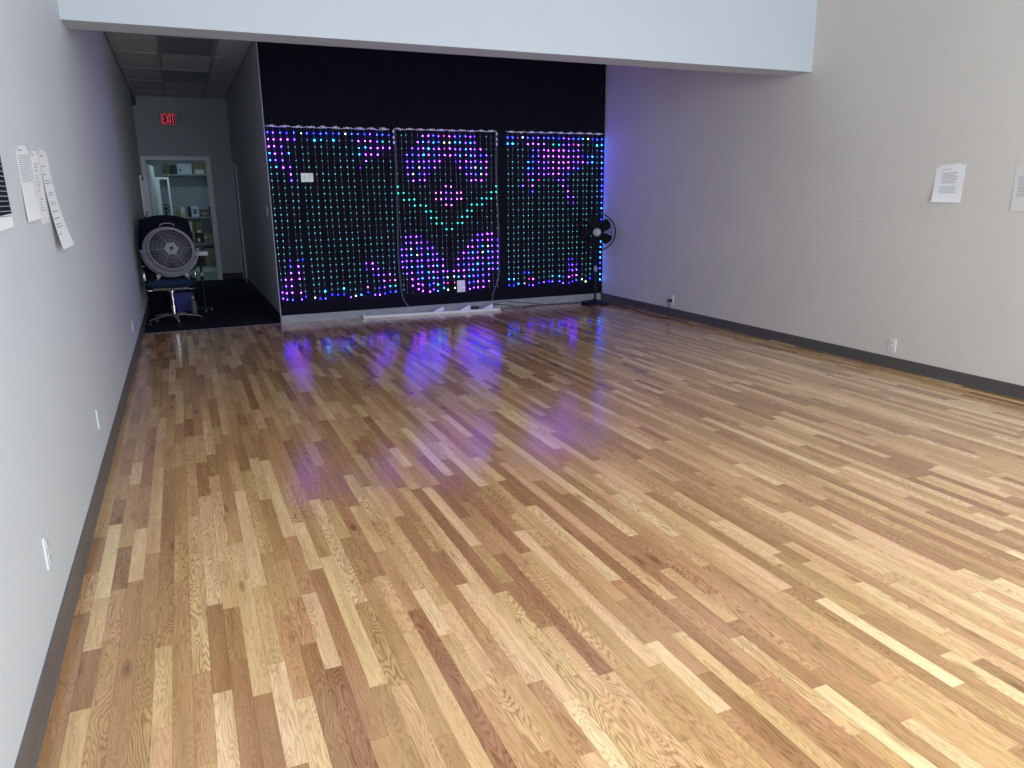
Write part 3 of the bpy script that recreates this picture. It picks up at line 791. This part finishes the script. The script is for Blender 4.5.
# U shaped tube stand with feet, pivot knobs
g = MB(); st = []
for k in range(21):
    a = R(180 + 180 * k / 20)
    st.append(Vector((.306 * math.cos(a), .02, .375 + .306 * math.sin(a))))
st = [Vector((p.x, p.y, max(p.z, .0145))) for p in st]
g.tube(st, .011, 8); g.build('stand', M['fangrey'], t)
for s in (-1, 1):
    MB().lathe([(.001, 0), (.022, 0), (.024, .02), (.001, .026)], 14, Matrix.Translation((s * .297, .02, .375)) @ Matrix.Rotation(R(90 * s), 4, 'Y')).build('pivot_knob', M['fangrey'], t)
    g = MB(); g.box(s * .155 - .022, s * .155 + .022, -.05, .03, .060, .105, bev=.008).tube([(s * .155, -.01, .06), (s * .175, -.04, .036)], .010, 6); g.build('foot', M['fangrey'], t)
g = MB(); g.tube(smooth([(-.08, .12, .655), (-.06, .11, .680), (0, .105, .69), (.06, .11, .680), (.08, .12, .655)]), .006, 8); g.build('carry_handle', M['fangrey'], t)

# ---------------------------------------------------------------- things around the chair
# blue bin behind the chair
t = thing('storage_bin', (-.06, 11.12, 0), 'blue plastic bin on the carpet behind the office chair', 'bin')
g = MB(); w_, d_, h_ = .125, .11, .235
for (k0, k1, z0, z1) in ((.85, 1, .003, h_),):
    o_ = [(-w_ * k0, -d_ * k0, z0), (w_ * k0, -d_ * k0, z0), (w_ * k0, d_ * k0, z0), (-w_ * k0, d_ * k0, z0), (-w_, -d_, z1), (w_, -d_, z1), (w_, d_, z1), (-w_, d_, z1)]
    i_ = [(x * .95, y * .95, z + (.006 if z < .1 else 0)) for x, y, z in o_]
    g.add(o_ + i_, [(3, 2, 1, 0), (0, 1, 5, 4), (1, 2, 6, 5), (2, 3, 7, 6), (3, 0, 4, 7), (8, 9, 10, 11), (12, 13, 9, 8), (13, 14, 10, 9), (14, 15, 11, 10), (15, 12, 8, 11), (4, 5, 13, 12), (5, 6, 14, 13), (6, 7, 15, 14), (7, 4, 12, 15)])
g.build('body', M['blue'], t)
MB().tube([(-w_, -d_, h_), (w_, -d_, h_), (w_, d_, h_), (-w_, d_, h_)], .007, 6, closed=True).build('rim', M['blue'], t)
j = thing('plastic_jug', (.045, 10.70, 0), 'pale grey jug on the carpet beside the blue bin', 'jug')
MB().lathe([(.001, .003), (.040, .004), (.043, .02), (.043, .15), (.030, .185), (.016, .20), (.016, .215)], 20).build('body', M['jugm'], j)
MB().lathe([(.001, .215), (.019, .216), (.019, .238), (.001, .24)], 16).build('cap', M['greyt'], j)

# small rolling side table
t = thing('side_table', (.155, 10.95, 0), 'small black rolling stand with a pale grey tray top behind the office chair', 'side table')
MB().box(-.125, .14, -.17, .17, .76, .82, bev=.008).build('table_top', M['greyt'], t)
g = MB(); g.tube([(.035, .0, .05), (.035, .0, .50)], .020, 10).tube([(.035, 0, .48), (.035, 0, .76)], .014, 10); g.build('column', M['blackm'], t)
MB().lathe([(.022, .48), (.030, .485), (.030, .53), (.016, .535)], 14, Matrix.Translation((.035, 0, 0))).build('collar', M['silver'], t)
g = MB(); g.box(-.10, .13, -.03, .03, .035, .06, bev=.006).box(.010, .060, -.16, .16, .035, .06, bev=.006); g.build('base', M['blackm'], t)
for x_, y_ in ((-.085, 0), (.115, 0), (.035, -.14), (.035, .14)):
    MB().lathe([(.001, -.010), (.016, -.009), (.017, 0), (.016, .009), (.001, .010)], 12, Matrix.Translation((x_, y_, .0185)) @ Matrix.Rotation(R(90), 4, 'X')).build('caster', M['blackp'], t)

# tall black cabinet speaker by the wall behind the chair
t = thing('floor_speaker', (XL + .145, 11.6, 0), 'tall black loudspeaker cabinet against the corridor wall behind the office chair', 'speaker')
MB().box(-.12, .11, -.15, .15, .003, 1.235, bev=.012).build('cabinet', M['backf'], t)
g = MB(); Tq = Matrix.Translation((0, -.151, .85)) @ Matrix.Rotation(R(90), 4, 'X')
for z_, r_ in ((.85, .09), (.5, .09), (1.08, .035)):
    g.lathe([(r_, -.002), (r_, .006), (r_ * .85, .004), (r_ * .3, -.001), (r_ * .2, .006), (.001, .009)], 24, Matrix.Translation((-.005, -.151, z_)) @ Matrix.Rotation(R(90), 4, 'X'))
g.build('driver_cones', M['blackm'], t)

# ---------------------------------------------------------------- storage room contents
SY = 17.34
def board_shelf(name, x0, x1, y0, z, label):
    t = thing(name, ((x0 + x1) / 2, SY, z), label, 'shelf')
    w2 = (x1 - x0) / 2
    MB().box(-w2, w2, y0 - SY, 0, -.03, 0).build('shelf_board', M['shelfm'], t)
    for s in (-1, 1): MB().box(s * w2 * .8 - .012, s * w2 * .8 + .012, y0 - SY + .06, -.001, -.06, -.03).box(s * w2 * .8 - .012, s * w2 * .8 + .012, -.02, 0, -.22, -.06).build('bracket', M['shelfm'], t)
    return t
board_shelf('wall_shelf', -.22, .75, 16.98, 1.985, 'narrow wall shelf of boxes near the top of the storage doorway')
def cbox(name, x0, x1, y0, y1, z0, z1, m, label, cat='box', group=None, lab=None):
    cx, cy = (x0 + x1) / 2, (y0 + y1) / 2
    t = thing(name, (cx, cy, z0), label, cat, group)
    hx, hy, h = (x1 - x0) / 2, (y1 - y0) / 2, z1 - z0
    MB().box(-hx, hx, -hy, hy, .001, h, bev=.004).build('carton', m, t)
    if lab is not None:
        a, b, c_, d_, mm = lab
        MB().box(-hx + a * 2 * hx, -hx + b * 2 * hx, -hy - .002, -hy + .001, c_ * h, d_ * h).build('label', mm, t)
    return t
G1 = 'boxes on the upper storage shelf'
cbox('storage_box', -.17, -.08, 17.05, 17.3, 1.985, 2.18, M['olive'], 'olive box at the open end of the upper storage shelf', group=G1)
cbox('storage_box', -.065, .045, 17.05, 17.3, 1.985, 2.16, M['fanblade'], 'dark box on the upper storage shelf beside the big white box', group=G1)
cbox('storage_box', .06, .335, 17.02, 17.3, 1.985, 2.19, M['whiteb'], 'big white box with a dark mark on the upper storage shelf', group=G1, lab=(.1, .3, .32, .5, M['blueb']))
cbox('storage_box', .355, .60, 17.05, 17.3, 1.985, 2.20, M['card'], 'brown carton with a white panel on the upper storage shelf', group=G1, lab=(.15, .85, .02, .42, M['labelm']))

# lower shelving unit
t = thing('shelving_unit', (.28, SY, 0), 'grey open shelving unit full of boxes against the storage room wall', 'shelving unit')
UX0, UX1 = -.62, .62
for z_ in (1.135, .60, .12): MB().box(UX0, UX1, -.42, -.001, z_ - .03, z_).build('shelf', M['shelfm'], t)
for x_ in (UX0, .02 - .28 + .0, UX1 - .03): MB().box(x_, x_ + .03, -.42, -.001, .003, 1.105 if x_ > UX0 else 1.105).build('upright', M['shelfm'], t)
MB().box(UX0, UX1, -.415, -.40, .003, .09).build('plinth', M['whiteb'], t)
G2 = 'items standing on top of the storage shelving unit'
z0 = 1.136
b = thing('spray_bottle', (.075, 17.02, z0), 'white-topped yellow-green bottle on the storage shelving unit', 'bottle')
MB().lathe([(.001, .001), (.062, .002), (.066, .02), (.064, .09), (.060, .10)], 20).build('bottle_base', M['yellowg'], b)
MB().lathe([(.060, .10), (.058, .15), (.036, .185), (.030, .21), (.001, .212)], 20).build('bottle_top', M['whiteb'], b)
cbox('product_box', .235, .375, 16.98, 17.15, z0, z0 + .21, M['whiteb'], 'white and blue product box beside the yellow-green bottle', group=G2, lab=(.25, .75, .25, .75, M['blueb']))
cbox('product_box', .17, .232, 16.96, 17.1, z0, z0 + .20, M['slot'], 'slim black box between the bottle and the white-blue box', group=G2)
e = cbox('radio', .40, .56, 16.98, 17.16, z0, z0 + .135, M['blackp'], 'black radio with a grey front on the storage shelving unit', 'radio', lab=(.12, .88, .25, .7, M['lens']))
cbox('product_box', .575, .625, 16.98, 17.10, z0, z0 + .20, M['blackp'], 'upright black box at the doorway side end of the storage shelves', group=G2)
cbox('product_box', -.06, .0, 17.0, 17.15, z0, z0 + .13, M['card'], 'small reddish-brown box on the storage shelves beside the bottle', group=G2)
f = thing('desk_fan', (-.235, 17.05, z0), 'dark little desk fan on the storage shelves seen through the doorway', 'fan')
MB().lathe([(.001, .001), (.07, .002), (.07, .015), (.015, .03), (.012, .12), (.001, .12)], 20).build('base', M['blackp'], f)
g = MB(); Tg = Matrix.Translation((0, -.03, .17)) @ Matrix.Rotation(R(90), 4, 'X')
g.ring(.085, .008, Tg, 28, 6).lathe([(.001, -.03), (.03, -.02), (.03, .02), (.001, .03)], 14, Tg)
for i in range(12): a = 2 * PI * i / 12; g.tube([Tg @ Vector((.02 * math.cos(a), .02 * math.sin(a), .01)), Tg @ Vector((.085 * math.cos(a), .085 * math.sin(a), 0))], .003, 4)
g.build('cage', M['blackp'], f)
G3 = 'boxes on the middle storage shelf'
def rack_boxes():
    k = 0
    spec_ = [(.14, .255, .605, .80, 'card', (.3, .6, .1, .45), 'lower brown box with a white label on the middle storage shelf'),
             (.14, .255, .801, 1.08, 'card', (.3, .6, .1, .85), 'upper brown box with tall white label on the middle storage shelf'),
             (.27, .40, .605, .80, 'fanblade', (.2, .55, .1, .5), 'dark box with pale label at the bottom of the middle storage shelf'),
             (.27, .40, .801, 1.06, 'olive', (.3, .8, .05, .25), 'olive green box with a pale label on the middle storage shelf'),
             (.42, .60, .605, .78, 'card', (.1, .3, .5, .8), 'wide low brown box on the middle storage shelf')]
    for x0, x1, a, b_, m_, lb, label in spec_:
        cbox('carton', x0, x1, 16.97, 17.25, a, b_, M[m_], label, group=G3, lab=(*lb, M['labelm']))
rack_boxes()
cbox('carton', .40, .60, 16.97, 17.25, .121, .50, M['card'], 'tall tan carton on the lowest storage shelf', lab=None)
cbox('carton', .14, .36, 16.97, 17.25, .121, .42, M['slot'], 'black crate on the lowest storage shelf beside the tan carton', lab=None)

# tall white frame just inside the storage room
t = thing('white_rack_frame', (-.28, 16.35, 0), 'tall pale frame with a top bar standing just inside the storage doorway', 'frame')
MB().box(-.14, -.005, -.02, .02, .003, 1.87).build('side_post', M['door'], t)
MB().box(-.14, .17, -.022, .022, 1.87, 1.91).build('top_bar', M['door'], t)
MB().box(.135, .17, -.02, .02, .003, 1.87).build('side_post', M['frame'], t)
MB().box(-.15, .17, -.05, .05, .003, .03).build('foot_bar', M['frame'], t)

# ---------------------------------------------------------------- papers on the walls
def sheet(name, P00, P10, P01, P11, curl, lines, label, cat='paper', group=None, normal=Vector((1, 0, 0)), base='paper', ink='ink', extra=None, tape=True):
    """P00 top edge start, P10 top edge end, P01/P11 the bottom corners."""
    P00, P10, P01, P11 = map(Vector, (P00, P10, P01, P11))
    cen = (P00 + P10) / 2
    def fn(u, v):
        a = P00.lerp(P10, u); top = a; bot = P01.lerp(P11, u)
        p = top.lerp(bot, v)
        flat = normal * (top - p).dot(normal)
        out = (bot - top).dot(normal)
        p = p - normal * (p - top).dot(normal) + normal * (out * v ** 2.4 + curl * math.sin(PI * u) * .3 * v)
        return p - cen
    g = MB()
    g.surf(lambda u, v: fn(v, u) if False else fn(u, v), 8, 18, .0006 if (P10 - P00).cross(P01 - P00).dot(normal) > 0 else -.0006, 0)
    for (u0, u1, v0, v1, mi) in lines:
        n = max(1, int((v1 - v0) * 18))
        for i in range(6):
            a, b = u0 + (u1 - u0) * i / 6, u0 + (u1 - u0) * (i + 1) / 6
            for jj in range(n):
                c_, d_ = v0 + (v1 - v0) * jj / n, v0 + (v1 - v0) * (jj + 1) / n
                q_ = [fn(a, c_), fn(b, c_), fn(b, d_), fn(a, d_)]
                g.add([x + normal * .0012 for x in q_], [(0, 1, 2, 3)], mi)
    t = thing(name, tuple(cen), label, cat, group)
    g.build('page', [M[base], M[ink], M['poster'], M['pink']], t)
    if tape:
        for u in (.06, .94):
            p = fn(u, 0); a = fn(min(u + .08, 1), 0) - fn(max(u - .08, 0), 0); a.normalize()
            gg = MB(); q_ = [p - a * .016 + ZI * .018, p + a * .016 + ZI * .018, p + a * .016 - ZI * .014, p - a * .016 - ZI * .014]
            gg.add([x + normal * .0016 for x in q_] + [x + normal * .0008 for x in q_], [(0, 1, 2, 3), (7, 6, 5, 4), (0, 4, 5, 1), (1, 5, 6, 2), (2, 6, 7, 3), (3, 7, 4, 0)])
            gg.build('tape', M['wall_l'] if normal.x > 0 else M['tape'], t)
    return t
M['tape'] = mat('clear_tape', (.64, .645, .64), .4)
rl = random.Random(4)
def para(v0, v1, n, u0, u1, jag=.12, th=.28):
    st = (v1 - v0) / n
    return [(u0, u1 - rl.random() * jag, v0 + i * st, v0 + i * st + st * th, 1) for i in range(n)]
xw = XL + .0015
nl = Vector((1, 0, 0))
sheet('paper_notice', (xw, 3.40, 1.700), (xw, 3.665, 1.715), (xw + .006, 3.375, 1.420), (xw + .016, 3.62, 1.430), .004,
      [(.1, .45, .05, .065, 1)] + para(.13, .50, 13, .08, .95), 'white typed sheet with one dense block of lines, closest to the black poster', 'paper', 'sheets taped to the white wall', nl)
sheet('paper_notice', (xw, 3.70, 1.700), (xw, 3.905, 1.705), (xw + .001, 3.70, 1.40), (xw + .001, 3.90, 1.41), .0,
      [(.1, .4, .05, .065, 1)] + para(.17, .30, 3, .25, .7) + para(.33, .58, 8, .2, .8, .4) + para(.62, .85, 6, .25, .75, .4), 'flat white typed sheet between the other two taped sheets', 'paper', 'sheets taped to the white wall', nl)
sheet('paper_notice', (xw, 3.925, 1.715), (xw, 4.165, 1.722), (xw + .034, 3.955, 1.282), (xw + .050, 4.215, 1.290), .006,
      [(.08, .4, .05, .063, 1), (.06, .45, .155, .165, 1), (.06, .35, .235, .245, 1)] + para(.30, .35, 2, .06, .95, .5) + para(.42, .47, 2, .2, .8) + para(.52, .56, 2, .1, .75) + [(.1, .7, .61, .62, 1), (.05, .6, .68, .69, 1)] + para(.74, .80, 2, .05, .7) + [(.1, .25, .84, .85, 1)],
      'long white typed sheet curling off the wall, the lowest hanging of the taped sheets', 'paper', 'sheets taped to the white wall', nl)
# black poster with white lower margin, cut by the picture edge
pl = [(0, 1, .0, .80, 2)]
sheet('wall_poster', (xw, 2.60, 1.86), (xw, 3.09, 1.86), (xw + .004, 2.60, 1.40), (xw + .010, 3.065, 1.413), .003,
      [(0, 1, .0, .90, 2)], 'black printed poster with white lower margin on the white wall', 'poster', None, nl, tape=False)
pt_ = [o for o in bpy.data.objects if o.name.startswith('wall_poster')][0]
g = MB()
for i in range(24):
    v = .08 + i * .0315
    z = 1.86 - .45 * v - .002 * i
    g.box(0, .0015 + .011 * v ** 2.2, -.18, .222 - (.03 * rl.random()), z - 1.86 - .003, z - 1.86)
gp = g.build('printed_lines', M['pink'], pt_); gp.location = (.0024, 0, 0)
nr = Vector((-1, 0, 0)); xr_ = XR - .0015
sheet('paper_notice', (xr_, 4.235, 1.682), (xr_, 3.985, 1.700), (xr_ - .030, 4.222, 1.405), (xr_ - .003, 3.99, 1.402), .0,
      [(.2, .55, .12, .13, 1)] + para(.22, .52, 8, .25, .8, .1) + para(.58, .78, 5, .2, .8, .1),
      'white typed sheet with one lifted corner taped to the beige wall', 'paper', 'sheets taped to the beige wall', nr)
sheet('paper_notice', (xr_, 3.60, 1.655), (xr_, 3.35, 1.660), (xr_ - .006, 3.595, 1.345), (xr_ - .003, 3.345, 1.345), .0,
      [(.2, .55, .12, .13, 1)] + para(.22, .70, 10, .12, .85, .3),
      'faded sheet on the beige wall cut off by the picture edge', 'paper', 'sheets taped to the beige wall', nr, base='paperf')

# ---------------------------------------------------------------- light
def area(name, loc, rot, sx, sy, power, rgb, spread=None):
    l = bpy.data.lights.new(name, 'AREA'); l.shape = 'RECTANGLE'; l.size = sx; l.size_y = sy; l.energy = power; l.color = rgb
    if spread: l.spread = spread
    o = bpy.data.objects.new(name, l); col.objects.link(o); o.location = loc; o.rotation_euler = rot; return o
area('daylight_outside_windows', (2.5, YB - .35, 1.9), (R(90), 0, 0), 5.8, 3.2, 500, (.86, .93, 1.0))
area('storage_ceiling_lamp', (.1, 15.75, 2.66), (0, 0, 0), .6, .3, 6, (.62, .88, 1.0))
w = bpy.data.worlds.new('sky'); scene.world = w; w.use_nodes = True
bg = w.node_tree.nodes['Background'] if 'Background' in w.node_tree.nodes else w.node_tree.nodes.new('ShaderNodeBackground')
bg.inputs[0].default_value = (.62, .78, 1.0, 1); bg.inputs[1].default_value = 1.0

# ---------------------------------------------------------------- camera
cam = bpy.data.cameras.new('camera'); co = bpy.data.objects.new('camera', cam); col.objects.link(co)
cam.sensor_fit = 'HORIZONTAL'; cam.sensor_width = 36; cam.lens = 739.58 / 1024 * 36; cam.clip_end = 100; cam.clip_start = .05
pi_, ya, ro = -.2504, .4107, -.0119
fw = Vector((math.sin(ya) * math.cos(pi_), math.cos(ya) * math.cos(pi_), math.sin(pi_)))
r_ = fw.cross(ZI).normalized(); u_ = r_.cross(fw)
r2 = r_ * math.cos(ro) + u_ * math.sin(ro); u2 = -r_ * math.sin(ro) + u_ * math.cos(ro)
mw = Matrix(((r2.x, u2.x, -fw.x, 0), (r2.y, u2.y, -fw.y, 0), (r2.z, u2.z, -fw.z, 1.5), (0, 0, 0, 1)))
co.matrix_world = mw
scene.camera = co

vs_ = scene.view_settings
vs_.view_transform = 'Standard'; vs_.look = 'None'; vs_.gamma = 1; vs_.use_curve_mapping = False; vs_.exposure = 0.0
scene.cycles.use_denoising = True
scene.cycles.use_light_tree = True
scene.cycles.max_bounces = 8; scene.cycles.diffuse_bounces = 5
scene.cycles.caustics_reflective = True
scene.cycles.sample_clamp_indirect = 0
